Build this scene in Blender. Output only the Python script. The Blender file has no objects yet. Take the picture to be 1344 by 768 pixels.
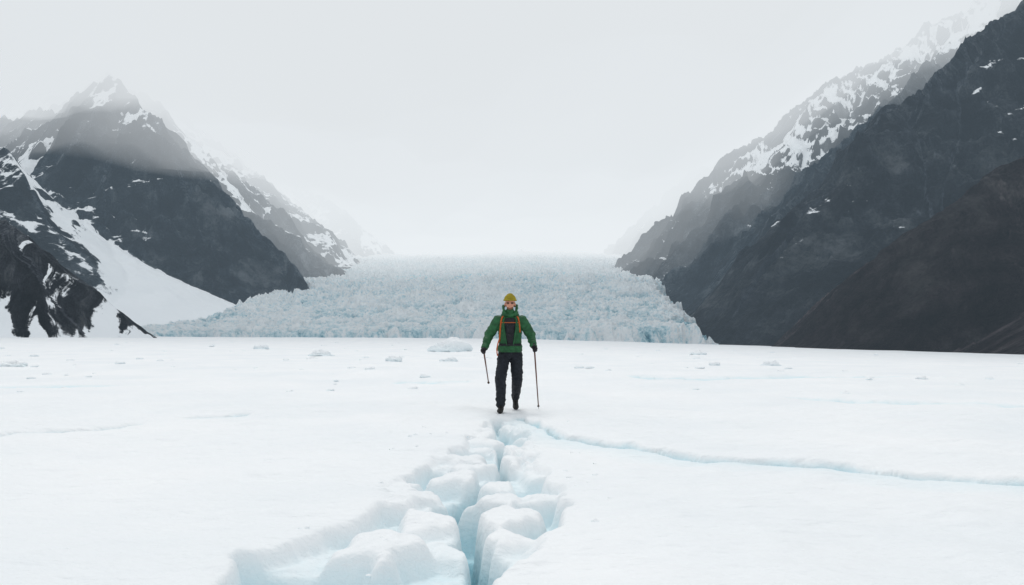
import bpy, bmesh, math, random, time
import numpy as np
from mathutils import Vector, Matrix
from mathutils.bvhtree import BVHTree
random.seed(7); rng=np.random.default_rng(11)
scene=bpy.context.scene

# ---------------------------------------------------------------- noise
def _hash(ix,iy,seed):
    h=(ix*374761393+iy*668265263+seed*974711)&0xffffffff
    h=((h^(h>>13))*1274126177)&0xffffffff
    h=(h^(h>>16))
    return h/4294967296.0
def pn(x,y,seed=0):
    x=np.asarray(x,float); y=np.asarray(y,float)
    ix=np.floor(x).astype(np.int64); iy=np.floor(y).astype(np.int64)
    fx=x-ix; fy=y-iy
    def g(ax,ay):
        a=_hash(ix+ax,iy+ay,seed)*2*np.pi
        return np.cos(a)*(fx-ax)+np.sin(a)*(fy-ay)
    u=fx*fx*fx*(fx*(fx*6-15)+10); v=fy*fy*fy*(fy*(fy*6-15)+10)
    a=g(0,0)*(1-u)+g(1,0)*u; b=g(0,1)*(1-u)+g(1,1)*u
    return (a*(1-v)+b*v)*1.5
def fbm(x,y,seed=0,o=4,gain=.5):
    s=0;a=1;f=1
    for i in range(o):
        s=s+a*pn(x*f,y*f,seed+i*17); a*=gain; f*=2.03
    return s
def ridged(x,y,seed=0,o=4,gain=.5):
    s=0;a=1;f=1;t=0
    for i in range(o):
        s=s+a*(1-2*np.abs(pn(x*f,y*f,seed+i*13))); t+=a; a*=gain; f*=2.07
    return s/t
def sst(a,b,x):
    t=np.clip((x-a)/(b-a),0,1); return t*t*(3-2*t)

# ---------------------------------------------------------------- mesh helpers
def link(ob): scene.collection.objects.link(ob); return ob
def grid_object(name,X,Y,Z,mat,attrs=None,smooth=True):
    ny,nx=X.shape
    co=np.stack([X,Y,Z],-1).reshape(-1,3).astype(np.float32)
    i=np.arange(ny*nx).reshape(ny,nx)
    q=np.stack([i[:-1,:-1],i[:-1,1:],i[1:,1:],i[1:,:-1]],-1).reshape(-1,4)
    me=bpy.data.meshes.new(name)
    me.vertices.add(len(co)); me.vertices.foreach_set('co',co.ravel())
    me.loops.add(q.size); me.loops.foreach_set('vertex_index',q.ravel().astype(np.int32))
    me.polygons.add(len(q))
    me.polygons.foreach_set('loop_start',(np.arange(len(q))*4).astype(np.int32))
    me.polygons.foreach_set('loop_total',np.full(len(q),4,np.int32))
    me.polygons.foreach_set('use_smooth',np.full(len(q),smooth,bool))
    me.update(calc_edges=True)
    for k,a in (attrs or {}).items():
        at=me.attributes.new(k,'FLOAT','POINT'); at.data.foreach_set('value',a.reshape(-1).astype(np.float32))
    me.materials.append(mat)
    return link(bpy.data.objects.new(name,me))

def mat_new(name):
    m=bpy.data.materials.new(name); m.use_nodes=True
    nt=m.node_tree; b=nt.nodes['Principled BSDF']; return m,nt,b
def N(nt,t,**kw):
    n=nt.nodes.new(t)
    for k,v in kw.items(): setattr(n,k,v)
    return n
def L(nt,a,b): nt.links.new(a,b)
def coords(nt,scale=(1,1,1)):
    tc=N(nt,'ShaderNodeTexCoord'); mp=N(nt,'ShaderNodeMapping'); mp.inputs['Scale'].default_value=scale
    L(nt,tc.outputs['Object'],mp.inputs['Vector']); return mp.outputs['Vector']
def noise(nt,vec,scale,detail=4,rough=.55,dist=0):
    n=N(nt,'ShaderNodeTexNoise'); n.inputs['Scale'].default_value=scale; n.inputs['Detail'].default_value=detail
    n.inputs['Roughness'].default_value=rough; n.inputs['Distortion'].default_value=dist
    L(nt,vec,n.inputs['Vector']); return n.outputs['Fac']
def ramp(nt,fac,stops):
    r=N(nt,'ShaderNodeValToRGB'); L(nt,fac,r.inputs['Fac']); e=r.color_ramp.elements
    while len(e)<len(stops): e.new(.5)
    for el,(p,c) in zip(e,stops):
        el.position=p; el.color=(*c,1)
    return r.outputs['Color']
def mix(nt,f,a,b,mode='MIX'):
    m=N(nt,'ShaderNodeMix',data_type='RGBA',blend_type=mode)
    for v,i in ((f,0),(a,6),(b,7)):
        if isinstance(v,bpy.types.NodeSocket): L(nt,v,m.inputs[i])
        elif i==0: m.inputs[0].default_value=v
        else: m.inputs[i].default_value=(*v,1)
    return m.outputs[2]
def math_(nt,op,a,b=0,clamp=False):
    m=N(nt,'ShaderNodeMath',operation=op,use_clamp=clamp)
    for v,i in ((a,0),(b,1)):
        if isinstance(v,bpy.types.NodeSocket): L(nt,v,m.inputs[i])
        else: m.inputs[i].default_value=v
    return m.outputs[0]
def attr(nt,name): return N(nt,'ShaderNodeAttribute',attribute_name=name).outputs['Fac']
def bump(nt,b,h,strength,dist,prev=None):
    n=N(nt,'ShaderNodeBump'); n.inputs['Distance'].default_value=dist
    if isinstance(strength,bpy.types.NodeSocket): L(nt,strength,n.inputs['Strength'])
    else: n.inputs['Strength'].default_value=strength
    L(nt,h,n.inputs['Height'])
    if prev is not None: L(nt,prev,n.inputs['Normal'])
    L(nt,n.outputs['Normal'],b.inputs['Normal']); return n.outputs['Normal']

# ---------------------------------------------------------------- materials
def snow_mat():
    m,nt,b=mat_new('snow'); v=coords(nt)
    big=noise(nt,v,.35,5,.5); c=ramp(nt,big,[(.3,(.87,.895,.91)),(.65,(.94,.945,.948))])
    ice=attr(nt,'ice'); n2=noise(nt,v,9,4,.6)
    f=math_(nt,'MULTIPLY',ice,math_(nt,'ADD',n2,.45),True)
    c=mix(nt,f,c,(.55,.80,.87))
    L(nt,c,b.inputs['Base Color']); b.inputs['Roughness'].default_value=.65
    b.inputs['Specular IOR Level'].default_value=.25
    vv=coords(nt,(.6,1.5,1))
    h1=bump(nt,b,noise(nt,vv,2.6,6,.62),.7,.10)
    h2=bump(nt,b,noise(nt,v,45,4,.7),.45,.006,h1)
    return m
def rock_mat():
    m,nt,b=mat_new('mountain_rock'); v=coords(nt)
    cx=N(nt,'ShaderNodeCombineXYZ'); L(nt,math_(nt,'MULTIPLY',attr(nt,'u'),.13),cx.inputs[0]); L(nt,math_(nt,'MULTIPLY',attr(nt,'d'),.020),cx.inputs[1])
    stk=noise(nt,cx.outputs[0],1.0,8,.68,.5)       # fall-line streaks
    iso=noise(nt,v,.05,11,.76,.3)
    st=math_(nt,'ADD',math_(nt,'MULTIPLY',stk,.60),math_(nt,'MULTIPLY',iso,.40))
    n1=noise(nt,v,.014,5,.6)
    rock=ramp(nt,st,[(.40,(.009,.014,.021)),(.465,(.027,.039,.054)),(.515,(.060,.080,.104)),(.555,(.14,.168,.195)),(.61,(.32,.35,.38))])
    scr=ramp(nt,st,[(.40,(.030,.020,.022)),(.465,(.068,.049,.052)),(.515,(.112,.085,.088)),(.555,(.17,.14,.142)),(.61,(.27,.24,.238))])
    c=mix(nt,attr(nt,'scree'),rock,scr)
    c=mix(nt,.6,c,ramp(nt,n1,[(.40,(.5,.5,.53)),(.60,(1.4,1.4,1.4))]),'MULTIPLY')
    g=attr(nt,'gully_shade'); c=mix(nt,ramp(nt,g,[(.25,(.0,.0,.0)),(.9,(.6,.6,.6))]),c,(.011,.016,.023))  # shade painted into the rock colour along gullies, which diffuse light leaves flat
    fine=math_(nt,'ADD',math_(nt,'MULTIPLY',stk,.6),math_(nt,'MULTIPLY',noise(nt,v,.10,9,.7),.4))
    s=math_(nt,'ADD',attr(nt,'snow'),math_(nt,'MULTIPLY',math_(nt,'SUBTRACT',fine,.5),2.8))
    s=ramp(nt,s,[(.45,(0,0,0)),(.57,(1,1,1))])
    c=mix(nt,s,c,(.88,.905,.925))
    L(nt,c,b.inputs['Base Color']); b.inputs['Roughness'].default_value=.9; b.inputs['Specular IOR Level'].default_value=.2
    k=math_(nt,'SUBTRACT',1.0,math_(nt,'MULTIPLY',s,.90))
    h1=bump(nt,b,st,k,20.0); bump(nt,b,iso,math_(nt,'MULTIPLY',k,.9),8.0,h1)
    return m
def ice_mat():
    m,nt,b=mat_new('glacier_ice'); v=coords(nt)
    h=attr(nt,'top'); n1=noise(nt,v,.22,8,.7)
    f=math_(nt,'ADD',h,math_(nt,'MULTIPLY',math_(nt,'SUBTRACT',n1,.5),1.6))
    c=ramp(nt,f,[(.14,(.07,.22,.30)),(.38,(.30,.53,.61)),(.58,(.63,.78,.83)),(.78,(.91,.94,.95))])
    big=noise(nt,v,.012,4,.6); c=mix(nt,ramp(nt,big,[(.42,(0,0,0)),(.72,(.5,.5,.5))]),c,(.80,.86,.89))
    L(nt,c,b.inputs['Base Color']); b.inputs['Roughness'].default_value=.55
    bump(nt,b,n1,.9,4.0); return m
SNOW=snow_mat(); ROCK=rock_mat(); ICE=ice_mat()

# ---------------------------------------------------------------- snow plain with crevasse
def far_ground(x,y):
    r=np.sqrt(x*x+y*y); k=sst(15,90,r)
    yy=np.maximum(y,0)
    return k*(-.0045*yy-.029*np.maximum(x,0)+.006*np.maximum(-x,0))
def polyline_dist(px,py,pts):
    d=np.full(px.shape,1e9); T=np.zeros(px.shape); n=len(pts)-1
    for i in range(n):
        ax,ay=pts[i][:2]; bx,by=pts[i+1][:2]; dx,dy=bx-ax,by-ay
        t=np.clip(((px-ax)*dx+(py-ay)*dy)/(dx*dx+dy*dy+1e-12),0,1)
        dd=np.hypot(px-ax-t*dx,py-ay-t*dy); m=dd<d
        d=np.where(m,dd,d); T=np.where(m,i+t,T)
    return d,T,None
def axis(*segs):
    out=[]
    for a,b,s in segs: out+=list(np.arange(a,b,s))
    return out
xs=axis((-8,-1.8,.045),(-1.8,1.2,.015),(1.2,5.6,.03),(5.6,10,.06))
l=[-8.0];s=.05
while l[-1]>-2600: s*=1.085; l.append(l[-1]-s)
r=[10.0];s=.07
while r[-1]<2600: s*=1.085; r.append(r[-1]+s)
xs=np.array(l[:0:-1]+xs+r)
ys=axis((2.4,12.4,.015)); s=.03
while ys[-1]<3200:
    s=min(s*1.06,.0125*ys[-1]) if s<.0125*ys[-1] else .0125*ys[-1]
    ys.append(ys[-1]+s)
yb=[2.4];s=.1
while yb[-1]>-400: s*=1.3; yb.append(yb[-1]-s)
ys=np.array(yb[:0:-1]+ys)
X,Y=np.meshgrid(xs,ys)
R=np.hypot(X,Y)
Z=far_ground(X,Y)
und=.06*fbm(X*.16,Y*.16,3,3)+.036*fbm(X*.6,Y*1.1,5,3)+.015*fbm(X*2.2,Y*4.0,8,3)
# wind-drift ridges lying roughly across the valley
und+=.018*np.maximum(0,ridged(X*.28+.1*Y,Y*1.0-.15*X,12,3)-.35)*sst(6,14,R)*2.2
und+=sst(10,40,R)*(.10*fbm(X*.05,Y*.09,21,4))+sst(60,300,R)*.5*fbm(X*.01,Y*.02,23,3)
feet=np.exp(-(((X+.05)/.6)**2+((Y-12.5)/.8)**2)**2)
Z+=und*(1-feet)
i0=np.searchsorted(xs,-1.9); i1=np.searchsorted(xs,1.0); j0=np.searchsorted(ys,2.4); j1=np.searchsorted(ys,12.35)
x=X[j0:j1,i0:i1]; y=Y[j0:j1,i0:i1]
wx=x+.085*fbm(x*2.1,y*2.1,31,3)+.022*fbm(x*8.5,y*8.5,33,3); wy=y+.10*fbm(x*2.1,y*2.1,37,3)+.022*fbm(x*8.5,y*8.5,39,3)
left=[(-.22,11.75),(-.33,10.6),(-.50,9.3),(-.62,8.2),(-.86,7.3),(-1.06,6.85),(-.97,6.2),(-.92,5.45),(-1.22,5.05),(-1.50,4.5),(-1.38,3.9),(-1.35,2.4)]
right=[(-.1,2.4),(-.05,3.6),(-.1,4.15),(.02,4.4),(.16,4.75),(.27,5.2),(.40,5.75),(.34,6.4),(.24,7.2),(.24,8.6),(.20,9.6),(.10,10.8),(-.10,11.75)]
poly=left+right
dE,_,_=polyline_dist(wx,wy,poly+[poly[0]])
ins=np.zeros(x.shape,bool); n=len(poly)
for i in range(n):
    ax,ay=poly[i]; bx,by=poly[(i+1)%n]
    if ay==by: continue
    c=((ay>wy)!=(by>wy))&(wx<(bx-ax)*(wy-ay)/(by-ay)+ax); ins^=c
sd=np.where(ins,dE,-dE)
seeds=[(-.78,4.82,.0),(-1.28,4.80,-.12),(-1.25,4.38,-.30),(-.98,4.30,-.20),(-.76,4.18,-.38),(-.45,4.26,-.28),(-.5,3.82,-.05),(-1.0,3.80,-.16),(-.8,3.0,-.1),
(-.02,5.50,.0),(-.05,4.95,-.03),(.0,4.55,-.10),(.30,5.82,-.22),(.22,5.15,-.28),(-.34,5.85,-.42),(-.76,6.2,0),(-.5,6.05,-.08),(-.60,5.48,-.02),(-.88,5.45,-.16),(-.03,6.1,-.01),
(-.36,6.5,-.26),(-.9,6.75,-.03),(-.64,6.75,-.18),(-.48,7.15,-.01),(-.12,6.72,-.05),(.16,6.75,-.20),(-.2,3.95,-.34),(-.35,4.50,-.2),(-.38,5.1,-.10),(-.2,3.2,-.2),(.05,6.4,-.12),(.17,6.15,-.04)]
yy=7.5
while yy<11.8:
    for k in range(4):
        sx=-.66+.31*k+random.uniform(-.10,.10); seeds.append((sx,yy+random.uniform(-.18,.18),random.choice([0,-.01,-.03,-.06,-.15,-.22])))
    yy+=.46
F1=np.full(x.shape,1e9);F2=F1.copy();H=np.zeros(x.shape);H2=np.zeros(x.shape)
TX=np.zeros(x.shape)
for k,(sx,sy,sh) in enumerate(seeds):
    a=math.radians(37*k); ux,uy=wx-sx,(wy-sy)*.92
    p=np.abs(ux*math.cos(a)+uy*math.sin(a)); q=np.abs(-ux*math.sin(a)+uy*math.cos(a))
    d=.7*np.hypot(ux,uy)+.3*np.maximum(p,q)*1.1; m=d<F1
    F2n=np.where(m,F1,np.minimum(F2,d)); H2=np.where(m,H,np.where(d<F2,sh,H2)); F2=F2n
    H=np.where(m,sh,H); F1=np.where(m,d,F1)
    TX=np.where(m,(ux*math.cos(a*3)+uy*math.sin(a*3))*.10,TX)
e=np.minimum((F2-F1)*.5,np.maximum(sd,0))
same=np.exp(-np.abs(H-H2)/.04)
cr=.03+.15*sst(-.2,.6,fbm(wx*1.3,wy*1.3,44,2))
hz=H+np.minimum(TX,.0)-.032*np.exp(-e/.045)-cr*same*np.exp(-(e/.026)**2)
zone=sst(-.012,.016,sd)*(1-sst(10.6,11.8,y)*.55)
dz=zone*hz-.02*(1-zone)*np.exp(-np.maximum(-sd,0)/.07)
crack=[(-.17,11.7),(-.22,11.2),(-.12,10.3),(-.2,9.6),(-.08,9.1),(-.18,8.1),(-.04,7.5),(-.42,6.75),(-.46,6.05),(-.3,5.45),(-.24,5.0),(-.18,4.5),(-.26,4.1),(-.25,3.5),(-.45,2.3)]
dc,_,_=polyline_dist(wx,wy,crack)
w=.028+.032*(1-sst(5.5,8,y))
dz-=(.62*(1-sst(7,11,y)*.6))*(1-sst(w*.4,w*1.4,dc))
def blur(a,k):
    for ax in (0,1):
        p=np.pad(a,[(len(k)//2,)*2 if q==ax else (0,0) for q in (0,1)],mode='edge')
        a=sum(k[i]*(p[i:i+a.shape[0],:] if ax==0 else p[:,i:i+a.shape[1]]) for i in range(len(k)))
    return a
dz=blur(blur(dz,[.12,.23,.3,.23,.12]),[.25,.5,.25])
dz=dz+(.012*fbm(x*7,y*7,51,3)+.005*fbm(x*22,y*22,55,2))*sst(-.25,.05,sd)
Z[j0:j1,i0:i1]+=dz
ICEA=np.zeros_like(Z); ICEA[j0:j1,i0:i1]=np.clip((-dz-.05)/.36,0,1)
def fissure(pts,width,depth,drop,seed,fade=.8):
    global Z,ICEA
    x0=min(p[0] for p in pts)-1.5;x1=max(p[0] for p in pts)+1.5;y0=min(p[1] for p in pts)-1.5;y1=max(p[1] for p in pts)+1.5
    a,b=np.searchsorted(xs,x0),np.searchsorted(xs,x1);c,d_=np.searchsorted(ys,y0),np.searchsorted(ys,y1)
    x=X[c:d_,a:b];y=Y[c:d_,a:b]
    wx=x+.05*fbm(x*1.8,y*1.8,seed,3);wy=y+.09*fbm(x*1.8,y*1.8,seed+5,4)
    d,T,_=polyline_dist(wx,wy,pts)
    yl=np.interp(wx,*zip(*sorted((p[0],p[1]) for p in pts)))
    nr=(wy<yl)
    end=sst(0,.4,T)*(1-sst(len(pts)-1.5,len(pts)-1,T))
    var=.55+.7*pn(T*2.3,T*0,seed+9)
    dd=-(depth*var*np.exp(-(d/(width*(.6+.8*var)))**2))*end-np.where(nr,drop*np.exp(-d/fade),0)*end
    Z[c:d_,a:b]+=dd; ICEA[c:d_,a:b]=np.maximum(ICEA[c:d_,a:b],np.clip(-dd/.11-.2,0,.8))
fissure([(.05,11.9),(.3,11.2),(.5,10.1),(.79,9.4),(1.43,8.45),(1.93,7.9),(2.72,7.5),(3.48,6.9),(4.2,6.55),(5.5,6.1),(7.5,5.6)],.04,.14,.06,61)
fissure([(-7.9,8.9),(-6.2,9.65),(-5.5,10.4),(-4.9,11.2)],.05,.06,.03,71)
fissure([(-4.95,11.7),(-4.3,11.9),(-3.9,12.3)],.05,.09,.04,77)
fissure([(5.0,15.6),(6.5,14.6),(8.6,13.3),(11,12.6)],.12,.09,.05,83)
fissure([(-3.2,21),(-2,20.5),(-.9,21.4)],.2,.08,.06,85)
fissure([(3.2,24),(5.2,22.5),(8.4,23.2),(12,21.5)],.22,.10,.07,87)
fissure([(-14,19),(-11,18.2),(-8.4,19.4)],.2,.08,.06,89)
for k in range(70):
    yy=13.4+k*.62; cx=.05+.9*float(sst(14,40,yy))*(yy-13)/14+(.1 if k%2 else -.1)
    a,b=np.searchsorted(xs,cx-.5),np.searchsorted(xs,cx+.5);c,d_=np.searchsorted(ys,yy-.8),np.searchsorted(ys,yy+.8)
    Z[c:d_,a:b]-=.07*np.exp(-(((X[c:d_,a:b]-cx)/.12)**2+((Y[c:d_,a:b]-yy)/.22)**2))
grid_object('snow_field_ground',X,Y,Z,SNOW,{'ice':ICEA})
GX,GY,GZ=xs,ys,Z
def ground_z(x,y):
    i=min(max(np.searchsorted(GX,x),1),len(GX)-1); j=min(max(np.searchsorted(GY,y),1),len(GY)-1)
    return float(GZ[j,i])

# ---------------------------------------------------------------- mountains
def tent(x,y,pts,s):
    z=np.full(x.shape,-1e9); U=np.zeros(x.shape); D=np.zeros(x.shape); arc=0
    for i in range(len(pts)-1):
        ax,ay,az=pts[i]; bx,by,bz=pts[i+1]; dx,dy=bx-ax,by-ay; ln=math.hypot(dx,dy)
        tu=((x-ax)*dx+(y-ay)*dy)/(dx*dx+dy*dy); t=np.clip(tu,0,1)
        ex,ey=x-ax-t*dx,y-ay-t*dy; d=np.hypot(ex,ey); zz=az+t*(bz-az)-s*d; m=zz>z
        fan=(tu-t)*ln
        side=np.sign(ex*dy-ey*dx)
        z=np.where(m,zz,z); U=np.where(m,arc+t*ln+fan/(1+d/60)+side*700,U); D=np.where(m,d,D); arc+=ln
    return z,U,D
def terrain(xs,ys,comps,under,seed,floor=25,uscree=0):
    """comps: (crest, flank slope, snow bias, scree, roughness)"""
    X,Y=np.meshgrid(xs,ys)
    wx=X+14*fbm(X/95,Y/130,seed,3); wy=Y+14*fbm(X/110,Y/95,seed+3,3)
    base=under(X,Y); idx=np.full(X.shape,-1); U=Y.copy(); D=np.abs(X)
    fx,fy=X*.4+wx*.6,Y*.4+wy*.6
    for k,c in enumerate(comps):
        t,u,d=tent(fx,fy,c[0],c[1]); m=t>base; base=np.where(m,t,base); idx=np.where(m,k,idx)
        U=np.where(m,u+k*1700,U); D=np.where(m,d,D)
    G=far_ground(X,Y); rel=np.clip((base-G)/150,0,1)**.8
    rg=np.array([c[4] for c in comps]+[.6])[idx]; rg=blur(rg,[.2]*5)
    dd=sst(0,60,D)
    uw=U+8*fbm(X/40,Y/40,seed+71,3)
    gul=ridged(uw/52,D/260,seed+9,4,.55)
    g2=ridged(uw/17,D/110,seed+15,3,.55)
    gul2=ridged(wx/95,wy/90,seed+29,4,.5)
    Zt=base+rg*rel*(40*(gul-.5)*(.35+.65*dd)+12*(g2-.5)*(.4+.6*dd)+24*(gul2-.5)+2.0*fbm(X/11,Y/14,seed+40,3))
    Zt=Zt+rg*.8*fbm(X/12,Y/12,seed+44,3)*np.clip((base-G)/12,0,1)
    Zt=np.maximum(Zt,G-floor)
    gy,gx=np.gradient(Zt,ys,xs); slope=np.hypot(gx,gy)
    bias=np.array([c[2] for c in comps]+[-.1-.5*uscree])[idx]; scree=np.array([c[3] for c in comps]+[uscree])[idx].astype(float)
    bias=blur(bias,[.2]*5); scree=blur(scree,[.2]*5)
    sn=.22+bias+.42*fbm(X/85,Y/110,seed+60,4)-.45*(slope-.85)+(Zt-200)/800-.7*(gul-.45)-.35*(g2-.45)
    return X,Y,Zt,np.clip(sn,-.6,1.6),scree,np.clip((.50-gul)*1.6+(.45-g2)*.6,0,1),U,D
def band(sn,X,Y,pts,rad,amt,seed):
    d,T,_=polyline_dist(X+10*fbm(X/40,Y/40,seed,3),Y+10*fbm(X/40,Y/40,seed+1,3),pts)
    return sn+amt*np.exp(-(d/rad)**2)

t=np.linspace(0,1,440); xs_=118+900*t**1.35
t=np.linspace(0,1,760); ys_=215+1750*t**1.3
Rs=[(180,655,-10),(205,680,25),(274,720,88),(330,742,162),(369,760,222),(420,780,262),(514,800,338),(700,850,480),(1000,900,620)]
S=[(175,562,-16),(195,545,12),(238,520,49),(277,500,85),(309,480,118),(400,470,170),(600,460,230),(900,450,260)]
R1=[(146,1350,21),(196,1300,109),(242,1280,169),(281,1260,203),(332,1250,266),(413,1240,324),(504,1230,400),(616,1220,462),(744,1200,540),(1000,1200,640)]
R1b=[(165,830,-5),(237,860,56),(300,900,119),(371,950,189),(467,1020,281),(587,1100,377),(740,1150,470)]
R2=[(165,1800,48),(177,1800,108),(220,1790,168),(270,1780,235),(320,1770,285),(370,1760,333),(440,1750,382),(600,1740,450)]
under=lambda X,Y: .5*(X-200)-12-.5*np.maximum(0,330-Y)
X,Y,Zt,sn,sc,gl,U,D=terrain(xs_,ys_,[(Rs,1.05,-.30,.15,.9),(S,.86,-.85,1,.6),(R1,.98,-.08,0,1),(R1b,.98,-.24,0,1),(R2,1.0,-.2,0,1)],under,100,25,1)
sn=band(sn,X,Y,[(p[0],p[1]-38) for p in R1[4:]],36,.8,5)
sn=band(sn,X,Y,[(p[0]+5,p[1]-105) for p in R1[5:]],18,.5,6)
sn=band(sn,X,Y,[(215,760),(300,800),(380,850)],8,.6,7)
sn=band(sn,X,Y,[(440,745),(520,760)],10,.45,8)
grid_object('mountain',X,Y,Zt,ROCK,{'snow':sn,'scree':sc,'gully_shade':gl,'u':U,'d':D})

t=np.linspace(0,1,480); xl=(-125-1150*t**1.35)[::-1]
t=np.linspace(0,1,720); yl_=480+1500*t**1.25
L1=[(-241,1000,10),(-261,1005,56),(-311,1010,119),(-363,1020,166),(-416,1030,225),(-460,1040,280),(-500,1046,318),(-540,1052,340),(-590,1070,328),(-632,1080,302),(-800,1150,330)]
L1b=[(-283,1200,44),(-281,1250,75),(-325,1250,141),(-361,1250,183),(-403,1250,225),(-445,1250,260),(-505,1250,305),(-559,1250,370),(-650,1260,420)]
L2=[(-270,1800,182),(-348,1800,246),(-417,1800,303),(-520,1800,350),(-606,1800,418),(-796,1800,539)]
L3=[(-700,1480,470),(-820,1500,520),(-965,1500,540),(-1200,1500,570)]
L4=[(-363,740,8),(-409,760,58),(-457,780,112),(-514,800,182),(-640,860,235),(-800,900,300)]
AP=[(-215,780,-8),(-262,800,10),(-345,830,52),(-440,850,100),(-540,900,165)]
underL=lambda X,Y: .42*(-300-X)-10-.6*np.maximum(0,620-Y)
X,Y,Zt,sn,sc,gl,U,D=terrain(xl,yl_,[(L1,1.14,-.16,0,.9),(L1b,1.0,.08,0,.9),(L2,.9,.45,0,.8),(L3,.8,.45,0,.8),(L4,.95,.52,0,.5),(AP,.5,1.1,0,.3)],underL,200)
sn=band(sn,X,Y,[(-480,1022),(-524,1030),(-570,1050)],20,.6,15)
sn=band(sn,X,Y,[(-640,1030),(-560,900),(-470,850),(-380,800),(-270,770)],42,.7,16)
sn=band(sn,X,Y,[(-330,1232),(-420,1225),(-500,1220)],16,.6,17)
sn=band(sn,X,Y,[(-650,980),(-620,860),(-560,780)],30,.7,18)
grid_object('mountain',X,Y,Zt,ROCK,{'snow':sn,'scree':sc,'gully_shade':gl,'u':U,'d':D})

xm=np.linspace(-420,-140,360); ym=np.linspace(230,560,300)
L0=[(-200,425,-6),(-201,402,3),(-204,380,15),(-211,360,31),(-219,350,48),(-245,345,66),(-330,330,95),(-430,320,120)]
X,Y=np.meshgrid(xm,ym)
wx=X+3*fbm(X/30,Y/30,301,3); wy=Y+3*fbm(X/30,Y/30,305,3)
b,U,D=tent(wx,wy,L0,.85); G=far_ground(X,Y); rel=np.clip((b-G)/40,0,1)
Zt=np.maximum(b+rel*(2.4*(ridged(U/9,D/60,310,4)-.5)+.5*fbm(X/6,Y/10,320,3)),G-8)
sn=.25-1.3*(ridged(U/6,D/90,330,3)-.4)+.10*fbm(X/25,Y/30,333,3)+.6*np.exp(-np.clip(Zt-G,0,99)/6)-.010*np.clip(Zt-G-8,0,40)
grid_object('moraine_slope',X,Y,Zt,ROCK,{'snow':sn,'scree':np.full(X.shape,.3),'gully_shade':np.zeros(X.shape),'u':U*3,'d':D*1.2})

# ---------------------------------------------------------------- glacier icefall
xg=np.linspace(-470,300,500); t=np.linspace(0,1,860); yg=515+1500*t**1.25
X,Y=np.meshgrid(xg,yg)
zb=np.interp(Y,[500,600,660,760,900,1100,1300,1500,1700,1850,2050],[0,2,7,20,42,73,105,136,166,182,188])
front=600+16*fbm(X/45,Y*0,401,4)-45*sst(-60,-260,X)+40*sst(40,150,X)
fd=Y-front+6*fbm(X/9,Y/9,405,3)
fd=np.minimum(fd,(np.interp(Y,[500,700,1000,1200,1300],[150,165,190,260,400])-X)*.7+6*fbm(X/15,Y/15,407,3))
fd=np.minimum(fd,(X+np.interp(Y,[500,600,700,900,1000,1200],[310,310,285,300,300,600]))*.7+6*fbm(X/15,Y/15,408,3))
wx=X+9*fbm(X/50,Y/50,410,3); wy=Y+9*fbm(X/50,Y/50,413,3)
s1=ridged(wx/26,wy/11,420,3,.6); s2=ridged(wx/8,wy/6,425,3,.6); s3=fbm(X/60,Y/40,430,4)
cell=_hash(np.floor(wx/6).astype(np.int64),np.floor(wy/5).astype(np.int64),5)
cell2=_hash(np.floor((wx+wy*.4)/11).astype(np.int64),np.floor((wy-wx*.3)/8).astype(np.int64),9)
rough=5.6*(s1-.3)+5.0*(s2-.3)+3.8*s3+3.4*(cell-.5)+3.8*(cell2-.5)
amp=.65+.6*sst(600,1000,Y)
Zg=zb+rough*amp+3.6*np.sin((X+20)/90)*sst(650,1000,Y)-4.5*sst(700,1000,Y)*((X+60)/260)**2
Zg=np.where(fd<0,-14+fd*.3,(Zg+14)*sst(-3,9,fd)-14)
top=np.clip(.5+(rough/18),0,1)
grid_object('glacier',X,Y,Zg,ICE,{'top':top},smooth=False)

# ---------------------------------------------------------------- ice chunks on the plain
def chunk_arrays(x,y,w,h,seed,sub):
    bm=bmesh.new(); bmesh.ops.create_icosphere(bm,subdivisions=sub,radius=1)
    P=np.array([v.co[:] for v in bm.verts]); F=[tuple(v.index for v in f.verts) for f in bm.faces]; bm.free()
    n=fbm(P[:,0]*1.3+seed,P[:,1]*1.3+P[:,2]*1.7,seed,3); c=np.round(n*5)/5
    k=(1+.28*c+.12*n)[:,None]; ice=np.clip(.3-.4*P[:,2],0,.4)
    Q=P*k; Q[:,0]*=w/2; Q[:,1]*=w/2.6; Q[:,2]=np.where(Q[:,2]>0,Q[:,2]*h,Q[:,2]*.2*h)
    Q+=np.array([x,y,ground_z(x,y)-.01]); return Q,F,ice
def chunks(name,lst,sub):
    V=[];F=[];I=[];o=0
    for a in lst:
        q,f,i=chunk_arrays(*a,sub); V.append(q); I.append(i); F+=[tuple(k+o for k in ff) for ff in f]; o+=len(q)
    me=bpy.data.meshes.new(name); me.from_pydata(np.concatenate(V).tolist(),[],F); me.update()
    at=me.attributes.new('ice','FLOAT','POINT'); at.data.foreach_set('value',np.concatenate(I).astype(np.float32))
    me.materials.append(SNOW); link(bpy.data.objects.new(name,me))
for a in [(-4.7,60,2.6,.95,1),(-11,46,1.3,.35,2),(-5.0,34,.7,.22,3),(-2.7,34,.75,.18,4),(-17.5,28,1.0,.22,5),(11,34,.8,.25,6),
          (8.6,34,.5,.14,7),(-9.5,38,.6,.14,8),(10.5,20.5,.3,.08,10),(14,60,1.2,.3,11),(-22,70,1.4,.35,12)]: chunks('ice_chunk',[a],4)
lst=[]
for k in range(170):
    yy=math.exp(random.uniform(math.log(16),math.log(160))); xx=random.uniform(-.7,.7)*yy
    s=random.uniform(.05,.22)*(yy/25)**.5; lst.append((xx,yy,s*1.6,s*random.uniform(.25,.45),k+20))
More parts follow.
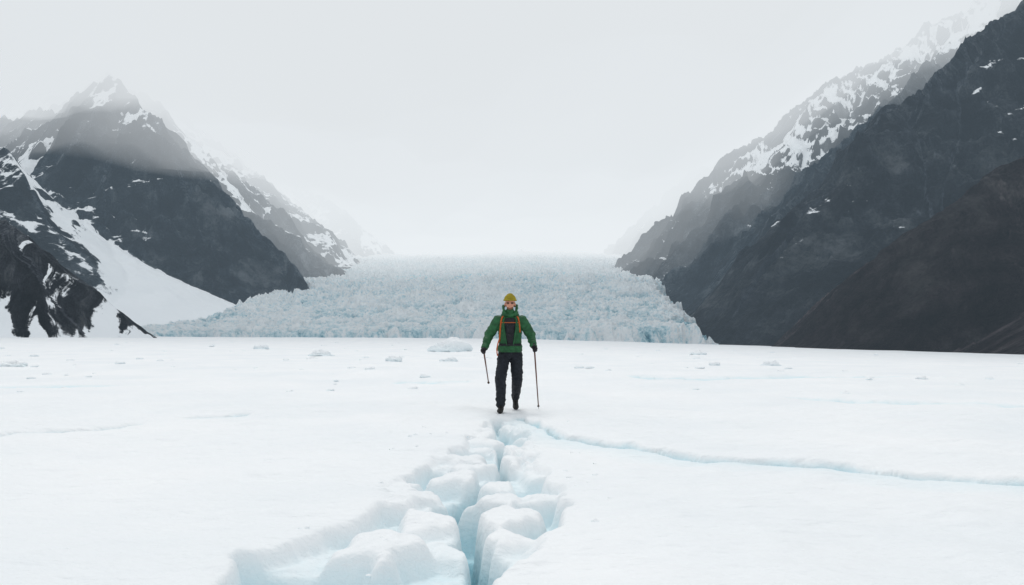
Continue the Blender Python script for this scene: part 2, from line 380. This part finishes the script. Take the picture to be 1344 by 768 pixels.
for k in range(60):
    yy=random.uniform(4.2,11); c=np.interp(yy,[3,5,7,9,11.7],[-.6,-.4,-.3,-.15,-.15]); s=random.uniform(.012,.03)
    lst.append((c+random.choice([-1,1])*random.uniform(.3,1.1),yy,s*2,s*.8,k+300))
chunks('snow_lumps',lst,2)

# ---------------------------------------------------------------- hiker
OX,OY=-.03,12.2
hiker=bpy.data.objects.new('hiker',None); link(hiker); hiker.location=(OX,OY,0)
def simple(name,col,rough=.8,bs=0,bd=.003,sc=200,var=.25):
    m,nt,b=mat_new(name); v=coords(nt); n=noise(nt,v,14,4,.6)
    c=mix(nt,ramp(nt,n,[(.3,(0,0,0)),(.7,(1,1,1))]),tuple(k*(1-var) for k in col),tuple(k*(1+var) for k in col))
    L(nt,c,b.inputs['Base Color']); b.inputs['Roughness'].default_value=rough; b.inputs['Specular IOR Level'].default_value=.3
    p=bump(nt,b,noise(nt,v,16,3,.5),.5,.012)
    if bs: bump(nt,b,noise(nt,v,sc,2,.5),bs,bd,p)
    return m
M_J=simple('green_shell_jacket',(.016,.090,.032),.6,var=.35); M_T=simple('dark_trousers',(.011,.014,.020),.75,var=.35)
M_B=simple('boots',(.015,.013,.012),.6); M_S=simple('skin',(.62,.30,.21),.5,var=.1)
M_G=simple('black_gloves',(.012,.011,.013),.7); M_H=simple('knit_hat',(.30,.24,.02),.95,.8,.004,160)
M_O=simple('orange_webbing',(.48,.10,.02),.7); M_K=simple('black_pack',(.010,.011,.014),.6)
M_P=simple('pole_shaft',(.11,.035,.02),.35,var=.1); M_L=simple('dark_lens',(.012,.008,.008),.12,var=0)
M_BD=simple('beard',(.20,.10,.06),.9); M_MET=simple('metal_tip',(.3,.3,.3),.3)
_us,_vs=20,12
def _unit():
    P=[(0,0,1)]
    for j in range(1,_vs):
        th=math.pi*j/_vs
        for i in range(_us):
            a=2*math.pi*i/_us; P.append((math.sin(th)*math.cos(a),math.sin(th)*math.sin(a),math.cos(th)))
    P.append((0,0,-1)); F=[]
    for i in range(_us): F.append((0,1+i,1+(i+1)%_us))
    for j in range(_vs-2):
        for i in range(_us):
            a=1+j*_us+i;b=1+j*_us+(i+1)%_us; F.append((a,a+_us,b+_us)); F.append((a,b+_us,b))
    n=len(P)-1
    for i in range(_us): F.append((n,1+(_vs-2)*_us+(i+1)%_us,1+(_vs-2)*_us+i))
    return np.array(P),np.array(F)
UP,UF=_unit()
def spheres_to_mesh(name,els,voxel,smooth_it=4):
    lab=[]
    for (p0,r0,p1,r1,lb) in els:
        p0=np.array(p0,float);p1=np.array(p1,float); r0=np.ones(3)*r0; r1=np.ones(3)*r1
        n=max(1,int(np.linalg.norm(p1-p0)/(min(r0.min(),r1.min())*.3)))
        for i in range(n+1):
            t=i/n; lab.append((p0+(p1-p0)*t,r0+(r1-r0)*t,lb))
    V=np.concatenate([UP*r+c for c,r,_ in lab]); Fc=np.concatenate([UF+len(UP)*i for i in range(len(lab))])
    me=bpy.data.meshes.new(name); me.vertices.add(len(V)); me.vertices.foreach_set('co',V.astype(np.float32).ravel())
    me.loops.add(Fc.size); me.loops.foreach_set('vertex_index',Fc.ravel().astype(np.int32)); me.polygons.add(len(Fc))
    me.polygons.foreach_set('loop_start',(np.arange(len(Fc))*3).astype(np.int32)); me.polygons.foreach_set('loop_total',np.full(len(Fc),3,np.int32))
    me.update(calc_edges=True)
    o=link(bpy.data.objects.new(name,me))
    md=o.modifiers.new('r','REMESH'); md.mode='VOXEL'; md.voxel_size=voxel; md.use_smooth_shade=True
    sm=o.modifiers.new('s','SMOOTH'); sm.iterations=smooth_it; sm.factor=.5
    dg=bpy.context.evaluated_depsgraph_get(); m2=bpy.data.meshes.new_from_object(o.evaluated_get(dg))
    o.modifiers.clear(); o.data=m2; m2.name=name; m2.materials.clear(); o.parent=hiker
    def label(P):
        out=np.zeros(len(P),int); best=np.full(len(P),1e9)
        for c,r,lb in lab:
            q=np.sqrt((((P-c)/r)**2).sum(1)); d=(q-1)*r.min(); m=d<best; best[m]=d[m]; out[m]=lb
        return out
    return o,label
def get(me):
    P=np.empty(len(me.vertices)*3,np.float32); me.vertices.foreach_get('co',P); P=P.reshape(-1,3).astype(float)
    Nn=np.empty(len(me.vertices)*3,np.float32); me.vertices.foreach_get('normal',Nn); return P,Nn.reshape(-1,3)
def fcent(me):
    F=np.empty(len(me.polygons)*3,np.float32); me.polygons.foreach_get('center',F); return F.reshape(-1,3).astype(float)
J,T,B,SK=0,1,2,3
els=[
 ((0,.235,.95),(.190,.135,.06),(0,.20,1.10),(.168,.125,.08),J),((0,.20,1.10),(.168,.125,.08),(0,.165,1.33),(.188,.135,.10),J),
 ((0,.165,1.33),(.188,.135,.10),(0,.15,1.42),(.15,.105,.065),J),
 ((0,.15,1.44),.075,(-.17,.155,1.40),.070,J),((0,.15,1.44),.075,(.17,.155,1.40),.070,J),
 ((0,.14,1.47),(.075,.075,.05),(0,.125,1.54),(.07,.07,.04),J),
 ((-.18,.155,1.40),.082,(-.325,.20,1.19),.066,J),((-.325,.20,1.19),.066,(-.388,.02,.99),.047,J),
 ((.18,.155,1.40),.082,(.320,.21,1.19),.066,J),((.320,.21,1.19),.066,(.358,.03,1.02),.047,J),
 ((0,.24,.93),(.172,.12,.05),(0,.25,.86),(.160,.12,.06),T),
 ((-.092,.24,.86),.105,(-.145,.02,.51),.083,T),((-.145,.02,.51),.083,(-.140,.08,.30),.076,T),((-.140,.08,.30),.076,(-.145,.05,.13),.070,T),
 ((.092,.25,.86),.105,(.112,.25,.49),.083,T),((.112,.25,.49),.083,(.10,.42,.33),.074,T),((.10,.42,.33),.074,(.085,.55,.20),.064,T),
 ((-.14,.045,.14),(.05,.055,.05),(-.14,.045,.055),(.046,.065,.05),B),((-.14,.05,.045),(.043,.055,.042),(-.15,-.13,.038),(.05,.06,.036),B),((-.15,-.13,.038),(.05,.06,.036),(-.152,-.165,.034),(.042,.05,.03),B),
 ((.085,.56,.19),(.05,.055,.05),(.085,.57,.125),(.046,.06,.05),B),((.085,.575,.115),(.042,.05,.042),(.09,.43,.045),(.05,.055,.036),B),((.09,.43,.045),(.05,.055,.036),(.09,.39,.036),(.042,.05,.03),B),
]
body,label=spheres_to_mesh('body',els,.008,3)
P,Nn=get(body.data); lb=label(P)
f=.010*ridged(P[:,0]*7+P[:,1]*6,P[:,2]*10,7,3)+.006*fbm(P[:,0]*18,P[:,2]*20+P[:,1]*9,9,2)
def near(c,r): return np.exp(-(((P-np.array(c))**2).sum(1))/r**2)
bn=near((-.32,.2,1.19),.09)+near((.315,.2,1.19),.09)+near((-.145,.02,.51),.11)+near((.115,.25,.49),.11)+near((-.145,.05,.17),.10)+near((.09,.53,.22),.10)
f=f+.010*bn*ridged(P[:,0]*5+P[:,1]*4,P[:,2]*22,77,2)
f=np.where(lb==B,0,f-.004)+np.where(lb==J,.007,0)
P+=Nn*f[:,None]; P[:,2]=np.maximum(P[:,2],.004)
body.data.vertices.foreach_set('co',P.astype(np.float32).ravel()); body.data.update()
for m in (M_J,M_T,M_B,M_S): body.data.materials.append(m)
body.data.polygons.foreach_set('material_index',label(fcent(body.data)).astype(np.int32))
bvh=BVHTree.FromPolygons([v.co[:] for v in body.data.vertices],[tuple(p.vertices) for p in body.data.polygons])
def front(x,z,off):
    h=bvh.ray_cast(Vector((x,-1,z)),Vector((0,1,0)))
    return Vector((x,(h[0].y if h[0] else .1)-off,z))
def part(name,bm,mat,smooth=True):
    me=bpy.data.meshes.new(name); bmesh.ops.recalc_face_normals(bm,faces=bm.faces[:]); bm.to_mesh(me); bm.free()
    for p in me.polygons: p.use_smooth=smooth
    me.materials.append(mat); o=link(bpy.data.objects.new(name,me)); o.parent=hiker; return o
def tube(name,pts,rad,mat,seg=12,flat=None):
    bm=bmesh.new(); rings=[]; pts=[Vector(p) for p in pts]; n=len(pts)
    for i,p in enumerate(pts):
        d=(pts[min(i+1,n-1)]-pts[max(i-1,0)]).normalized()
        a=d.cross(Vector((0,1,0)) if abs(d.y)<.9 else Vector((1,0,0))).normalized(); b2=d.cross(a).normalized()
        r=rad[i] if hasattr(rad,'__len__') else rad
        ra,rb=(flat if flat else (r,r))
        rings.append([bm.verts.new(p+a*ra*math.cos(k*2*math.pi/seg)+b2*rb*math.sin(k*2*math.pi/seg)) for k in range(seg)])
    for u,w in zip(rings,rings[1:]):
        for k in range(seg): bm.faces.new((u[k],u[(k+1)%seg],w[(k+1)%seg],w[k]))
    bm.faces.new(rings[0][::-1]); bm.faces.new(rings[-1])
    return part(name,bm,mat)
he=[((0,.125,1.70),(.074,.092,.078),(0,.125,1.69),(.074,.092,.078),0),((0,.085,1.655),(.062,.062,.06),(0,.08,1.62),(.055,.055,.05),0),
 ((0,.075,1.60),(.045,.048,.034),(0,.065,1.59),(.030,.036,.026),0),((0,.018,1.665),(.011,.014,.016),(0,.006,1.638),(.015,.018,.012),0),
 ((-.03,.03,1.685),(.026,.014,.009),(.03,.03,1.685),(.026,.014,.009),0),((-.038,.04,1.635),.02,(-.038,.04,1.635),.02,0),((.038,.04,1.635),.02,(.038,.04,1.635),.02,0),
 ((-.018,.026,1.609),(.012,.009,.006),(.018,.026,1.609),(.012,.009,.006),3),
 ((-.076,.125,1.655),(.012,.02,.03),(-.076,.125,1.65),(.012,.02,.03),0),((.076,.125,1.655),(.012,.02,.03),(.076,.125,1.65),(.012,.02,.03),0),
 ((0,.13,1.60),.052,(0,.14,1.52),.055,0)]
head,hl=spheres_to_mesh('head',he,.005,2)
for m in (M_S,M_BD): head.data.materials.append(m)
fc=fcent(head.data); bd=((fc[:,2]<1.606)&(np.abs(fc[:,2]-1.600)+np.abs(fc[:,0])*.25>.006)&(fc[:,1]<.12))
head.data.polygons.foreach_set('material_index',bd.astype(np.int32))
for sx in (-1,1):
    bm=bmesh.new(); bmesh.ops.create_uvsphere(bm,u_segments=16,v_segments=10,radius=1,matrix=Matrix.Translation((sx*.032,.018,1.670))@Matrix.Rotation(-sx*.25,4,'Z')@Matrix.Diagonal((.025,.006,.012,1)))
    part('sunglass_lens',bm,M_L)
    tube('glasses_arm',[(sx*.056,.025,1.672),(sx*.072,.06,1.672),(sx*.078,.12,1.665)],.003,M_L,6)
tube('glasses_bridge',[(-.01,.01,1.672),(.01,.01,1.672)],.003,M_L,6)
hat,_=spheres_to_mesh('knit_hat',[((0,.128,1.742),(.090,.104,.060),(0,.13,1.748),(.086,.100,.062),0),((0,.13,1.765),(.066,.078,.058),(0,.13,1.770),(.062,.074,.056),0)]+
 [((.092*math.cos(a),.127+.106*math.sin(a),1.718),.013,(.092*math.cos(a+.4),.127+.106*math.sin(a+.4),1.718),.013,0) for a in np.arange(0,6.3,.4)]+
 [((-.05,.025,1.714),(.02,.026,.006),(.05,.025,1.714),(.02,.026,.006),0)],.006,3)
P,Nn=get(hat.data); a=np.arctan2(P[:,1]-.128,P[:,0]); P+=Nn*(.0018*np.sin(a*26))[:,None]
hat.data.vertices.foreach_set('co',P.astype(np.float32).ravel()); hat.data.materials.append(M_H)
hd=[]
arc=[(-.050,.055,1.490),(-.088,.075,1.53),(-.102,.115,1.59),(-.104,.16,1.63),(-.07,.235,1.64),(0,.25,1.64),(.07,.235,1.64),(.104,.16,1.63),(.102,.115,1.59),(.088,.075,1.53),(.050,.055,1.490),(0,.045,1.475)]
for p,q in zip(arc,arc[1:]): hd.append((p,.022,q,.022,0))
for p,q in zip(arc[:-1],arc[1:]):
    hd.append(((p[0]*1.05,p[1]+.02,1.49),.032,(q[0]*1.05,q[1]+.02,1.49),.032,0))
    hd.append(((p[0],p[1]+.01,min(1.53,p[2])),.025,(q[0],q[1]+.01,min(1.53,q[2])),.025,0))
hd.append((arc[-1],.022,arc[0],.022,0))
hood,_=spheres_to_mesh('hood',hd,.007,3)
P,Nn=get(hood.data); P+=Nn*(.006*fbm(P[:,0]*16,P[:,2]*22+P[:,1]*12,19,3))[:,None]; hood.data.vertices.foreach_set('co',P.astype(np.float32).ravel())
hood.data.materials.append(M_J)
def pad(name,x0,x1,z0,z1,th,mat,nx=22,nz=26,taper=0):
    bm=bmesh.new(); g=[]
    for j in range(nz+1):
        row=[]
        for i in range(nx+1):
            u=i/nx*2-1; v=j/nz*2-1
            k=max(0,1-abs(u)**6)*max(0,1-abs(v)**6)
            x=(x0+x1)/2+u*(x1-x0)/2*(1-.12*abs(v)**3)*(1-taper*(1-v)/2); z=(z0+z1)/2+v*(z1-z0)/2*(1-.08*abs(u)**3)
            row.append(bm.verts.new(front(x,z,-.01+(th+.01)*k**.5)))
        g.append(row)
    for j in range(nz):
        for i in range(nx): bm.faces.new((g[j][i],g[j][i+1],g[j+1][i+1],g[j+1][i]))
    return part(name,bm,mat)
pad('dark_vest',-.105,.105,1.00,1.46,.014,M_K,taper=.55)
pad('chest_pouch',-.060,.060,1.20,1.34,.040,M_K)
# open jacket lapels either side of the vest
for sx in (-1,1):
    tube('jacket_lapel',[front(sx*x,z,.012) for x,z in [(.070,1.47),(.100,1.40),(.094,1.30),(.080,1.20),(.064,1.10),(.046,1.00)]],[.014,.016,.015,.014,.012,.008],M_J,10)
for sx,zend in ((-1,0),(1,2)):
    path=[(.105,1.475),(.125,1.44),(.140,1.38),(.148,1.30),(.154,1.22),(.160,1.14),(.166,1.08)]
    path=path[:len(path)-zend]
    pts=[front(sx*x,z,.010) for x,z in path]
    pts=[Vector((sx*.11,.22,1.49)),Vector((sx*.11,.15,1.51)),Vector((sx*.108,.09,1.495))]+pts
    tube('shoulder_strap',pts,0,M_O,12,(.012,.008))
tube('sternum_strap',[front(x,1.37,.016) for x in np.linspace(-.14,.14,15)],0,M_O,8,(.006,.005))
tube('hip_belt',[front(x,1.03,.016) for x in np.linspace(-.165,.165,15)],0,M_K,10,(.018,.008))
tube('dangling_strap',[(-.172,.12,1.10),(-.190,.10,1.04),(-.205,.10,.96),(-.200,.095,.90),(-.192,.10,.86)],0,M_O,8,(.009,.004))
tube('jacket_hem',[front(x,.925,.003) for x in np.linspace(-.17,.17,15)],0,M_J,10,(.012,.006))
bk,_=spheres_to_mesh('backpack',[((-.09,.36,1.08),(.06,.08,.08),(-.09,.34,1.44),(.055,.075,.07),0),((.09,.36,1.08),(.06,.08,.08),(.09,.34,1.44),(.055,.075,.07),0),((0,.37,1.08),(.06,.09,.08),(0,.345,1.46),(.06,.08,.07),0),((0,.45,1.12),.06,(0,.44,1.3),.06,0)],.012,4)
bk.data.materials.append(M_K)
def pole(handp,tip,nm):
    h=Vector(handp); tp=Vector(tip); d=(tp-h).normalized(); top=h-d*.075
    Lp=(tp-top).length
    tube(nm,[top+d*.11,top+d*(Lp*.5),top+d*(Lp*.5+.002),top+d*(Lp-.05)],[.012,.011,.010,.009],M_P,12)
    tube(nm+'_grip',[top-d*.004,top,top+d*.015,top+d*.03,top+d*.08,top+d*.12,top+d*.135],[.008,.017,.019,.015,.0145,.015,.010],M_K,14)
    tube(nm+'_tip',[top+d*(Lp-.055),top+d*(Lp-.02),tp],[.006,.005,.0015],M_MET,8)
    tube(nm+'_basket',[tp-d*.062,tp-d*.060,tp-d*.056,tp-d*.052],[.010,.020,.020,.010],M_K,16)
    return d
def glove(handp,wrist,d,side,nm):
    h=Vector(handp); w=Vector(wrist); back=(w-h); back=(back-d*back.dot(d)).normalized()
    out=d.cross(back).normalized()
    if out.x*side<0: out=-out
    els=[]
    pc=h+out*.028+back*.006
    els.append((pc-d*.030,(.017,.02,.017),pc+d*.036,(.017,.02,.017),0))
    els.append((w,.034,h+back*.035+out*.018,.028,0)); els.append((h+back*.035+out*.018,.026,pc,.024,0))
    lens=[.92,1.0,.95,.80]
    for i in range(4):
        c=h+d*(-.030+.0205*i); R=.0255; pr=None
        for k,a in enumerate([0,.9,1.75,2.6,3.2*lens[i]]):
            p=c+out*(R+.004 if k==0 else R)*math.cos(a)-back*R*math.sin(a)*1.05
            r=(.0105 if i<3 else .0092)-.0006*k
            if pr is not None: els.append((pr,r,p,r,0))
            pr=p
    tb=h+back*.032+out*.006-d*.030
    t1=h+back*.022-out*.024-d*.034; t2=h-back*.006-out*.031-d*.026
    els+=[(tb,.014,t1,.012,0),(t1,.012,t2,.0105,0)]
    o,_=spheres_to_mesh(nm,els,.0042,1); o.data.materials.append(M_G)
    tube(nm+'_cuff',[w+(w-h).normalized()*.03,w,h+(w-h)*.55],[.049,.050,.036],M_G,14)
hp=(-.40,-.045,.935); tp=(-.345,.74,.38); d=pole(hp,tp,'trekking_pole_a'); glove(hp,(-.390,.01,.98),d,-1,'glove_a')
hp=(.372,-.03,.965); tp=(.455,.60,.0); d=pole(hp,tp,'trekking_pole_b'); glove(hp,(.360,.02,1.01),d,1,'glove_b')
tube('boot_sole',[(-.14,.085,.016),(-.146,-.05,.014),(-.152,-.195,.016)],0,M_K,12,(.05,.016))
for k in range(4):
    tube('boot_lace',[(-.172,-.03-.025*k,.082-.006*k),(-.147,-.035-.025*k,.094-.009*k),(-.122,-.03-.025*k,.082-.006*k)],.0025,M_K,6)

# ---------------------------------------------------------------- cloud, fog, haze
def vol_mat(name,dens,col):
    m=bpy.data.materials.new(name); m.use_nodes=True; nt=m.node_tree; nt.nodes.clear()
    o=N(nt,'ShaderNodeOutputMaterial'); ab=N(nt,'ShaderNodeVolumeAbsorption'); ab.inputs['Color'].default_value=(0,0,0,1); ab.inputs['Density'].default_value=dens
    em=N(nt,'ShaderNodeEmission'); em.inputs['Color'].default_value=(*col,1); em.inputs['Strength'].default_value=dens  # scattered daylight put in as the mist's own even glow
    ad=N(nt,'ShaderNodeAddShader'); L(nt,ab.outputs[0],ad.inputs[0]); L(nt,em.outputs[0],ad.inputs[1]); L(nt,ad.outputs[0],o.inputs['Volume'])
    return m
def closed(name,Bm,Tm,mat):
    ny,nx,_=Bm.shape; co=np.concatenate([Bm.reshape(-1,3),Tm.reshape(-1,3)]); n=ny*nx
    i=np.arange(n).reshape(ny,nx); f=[]
    for (a,fl) in ((i,True),(i+n,False)):
        q=np.stack([a[:-1,:-1],a[:-1,1:],a[1:,1:],a[1:,:-1]],-1).reshape(-1,4); f+= [tuple(r[::-1]) if fl else tuple(r) for r in q.tolist()]
    ring=list(i[0,:])+list(i[1:,-1])+list(i[-1,:-1][::-1])+list(i[1:-1,0][::-1])
    for a,b in zip(ring,ring[1:]+ring[:1]): f.append((int(a),int(b),int(b+n),int(a+n)))
    me=bpy.data.meshes.new(name); me.from_pydata(co.tolist(),[],f); me.update(); me.materials.append(mat)
    bm=bmesh.new(); bm.from_mesh(me); bmesh.ops.recalc_face_normals(bm,faces=bm.faces[:]); bm.to_mesh(me); bm.free()
    for p in me.polygons: p.use_smooth=True
    return link(bpy.data.objects.new(name,me))
x,y=np.meshgrid(np.linspace(-2200,2200,90),np.linspace(450,3600,80))
H=205+140*sst(180,560,x)-10*np.exp(-(x/260)**2)+60*fbm(x/300,y/340,501,4)+60*sst(900,500,y)
closed('cloud',np.stack([x,y,H],-1),np.stack([x,y,np.full_like(x,800)],-1),vol_mat('cloud_thin',.0020,(.80,.82,.835)))
H2=H+85+45*fbm(x/220,y/260,541,4)
closed('cloud',np.stack([x,y,np.minimum(H2,760)],-1),np.stack([x,y,np.full_like(x,820)],-1),vol_mat('cloud',.0045,(.76,.78,.79)))
x,z=np.meshgrid(np.linspace(-2200,2200,80),np.linspace(-60,1000,40))
F=1090+70*fbm(x/250,z/150,511,4)-.25*(z)
closed('fog_bank',np.stack([x,F,z],-1),np.stack([x,np.full_like(x,3700),z],-1),vol_mat('fog_bank',.0017,(.86,.885,.895)))
F=1610+70*fbm(x/200,z/120,521,4)-.5*z
closed('fog_bank',np.stack([x,F,z],-1),np.stack([x,np.full_like(x,3650),z],-1),vol_mat('fog_bank_deep',.0040,(.94,.948,.95)))
x,y=np.meshgrid(np.linspace(-2500,2500,4),np.linspace(-300,3900,4))
closed('valley_haze',np.stack([x,y,np.full_like(x,-90)],-1),np.stack([x,y,np.full_like(x,1100)],-1),vol_mat('haze',.00011,(.52,.70,.86)))

# ---------------------------------------------------------------- world + sun
az=math.radians(-14); el=math.radians(62)
w=bpy.data.worlds.new('World'); scene.world=w; w.use_nodes=True; nt=w.node_tree; nt.nodes.clear()
out=N(nt,'ShaderNodeOutputWorld')
sky=N(nt,'ShaderNodeTexSky',sky_type='NISHITA',sun_disc=False,sun_elevation=el,sun_rotation=az,air_density=1.0,dust_density=4.0)
bg=N(nt,'ShaderNodeBackground'); L(nt,sky.outputs[0],bg.inputs['Color']); bg.inputs['Strength'].default_value=.08
tc=N(nt,'ShaderNodeTexCoord'); nz=noise(nt,tc.outputs['Generated'],2.2,5,.5)
oc=ramp(nt,nz,[(.3,(.77,.795,.81)),(.7,(.89,.905,.915))])
bg2=N(nt,'ShaderNodeBackground'); L(nt,oc,bg2.inputs['Color']); bg2.inputs['Strength'].default_value=1.0
mx=N(nt,'ShaderNodeMixShader'); mx.inputs[0].default_value=.90; L(nt,bg.outputs[0],mx.inputs[1]); L(nt,bg2.outputs[0],mx.inputs[2]); L(nt,mx.outputs[0],out.inputs['Surface'])
sd_=bpy.data.lights.new('sun','SUN'); sd_.energy=1.1; sd_.angle=math.radians(18); sd_.color=(1,.98,.95)
so=link(bpy.data.objects.new('sun',sd_))
dirv=Vector((math.sin(az)*math.cos(el),math.cos(az)*math.cos(el),math.sin(el)))
so.rotation_euler=dirv.to_track_quat('Z','Y').to_euler()

scene.view_settings.view_transform='Standard'; scene.view_settings.look='None'; scene.view_settings.exposure=0
cam=bpy.data.cameras.new('camera'); cam.lens=28; cam.sensor_width=36; cam.clip_start=.1; cam.clip_end=8000
co=link(bpy.data.objects.new('camera',cam)); co.location=(0,0,1.2); co.rotation_euler=(math.radians(92.96),0,0)
scene.camera=co
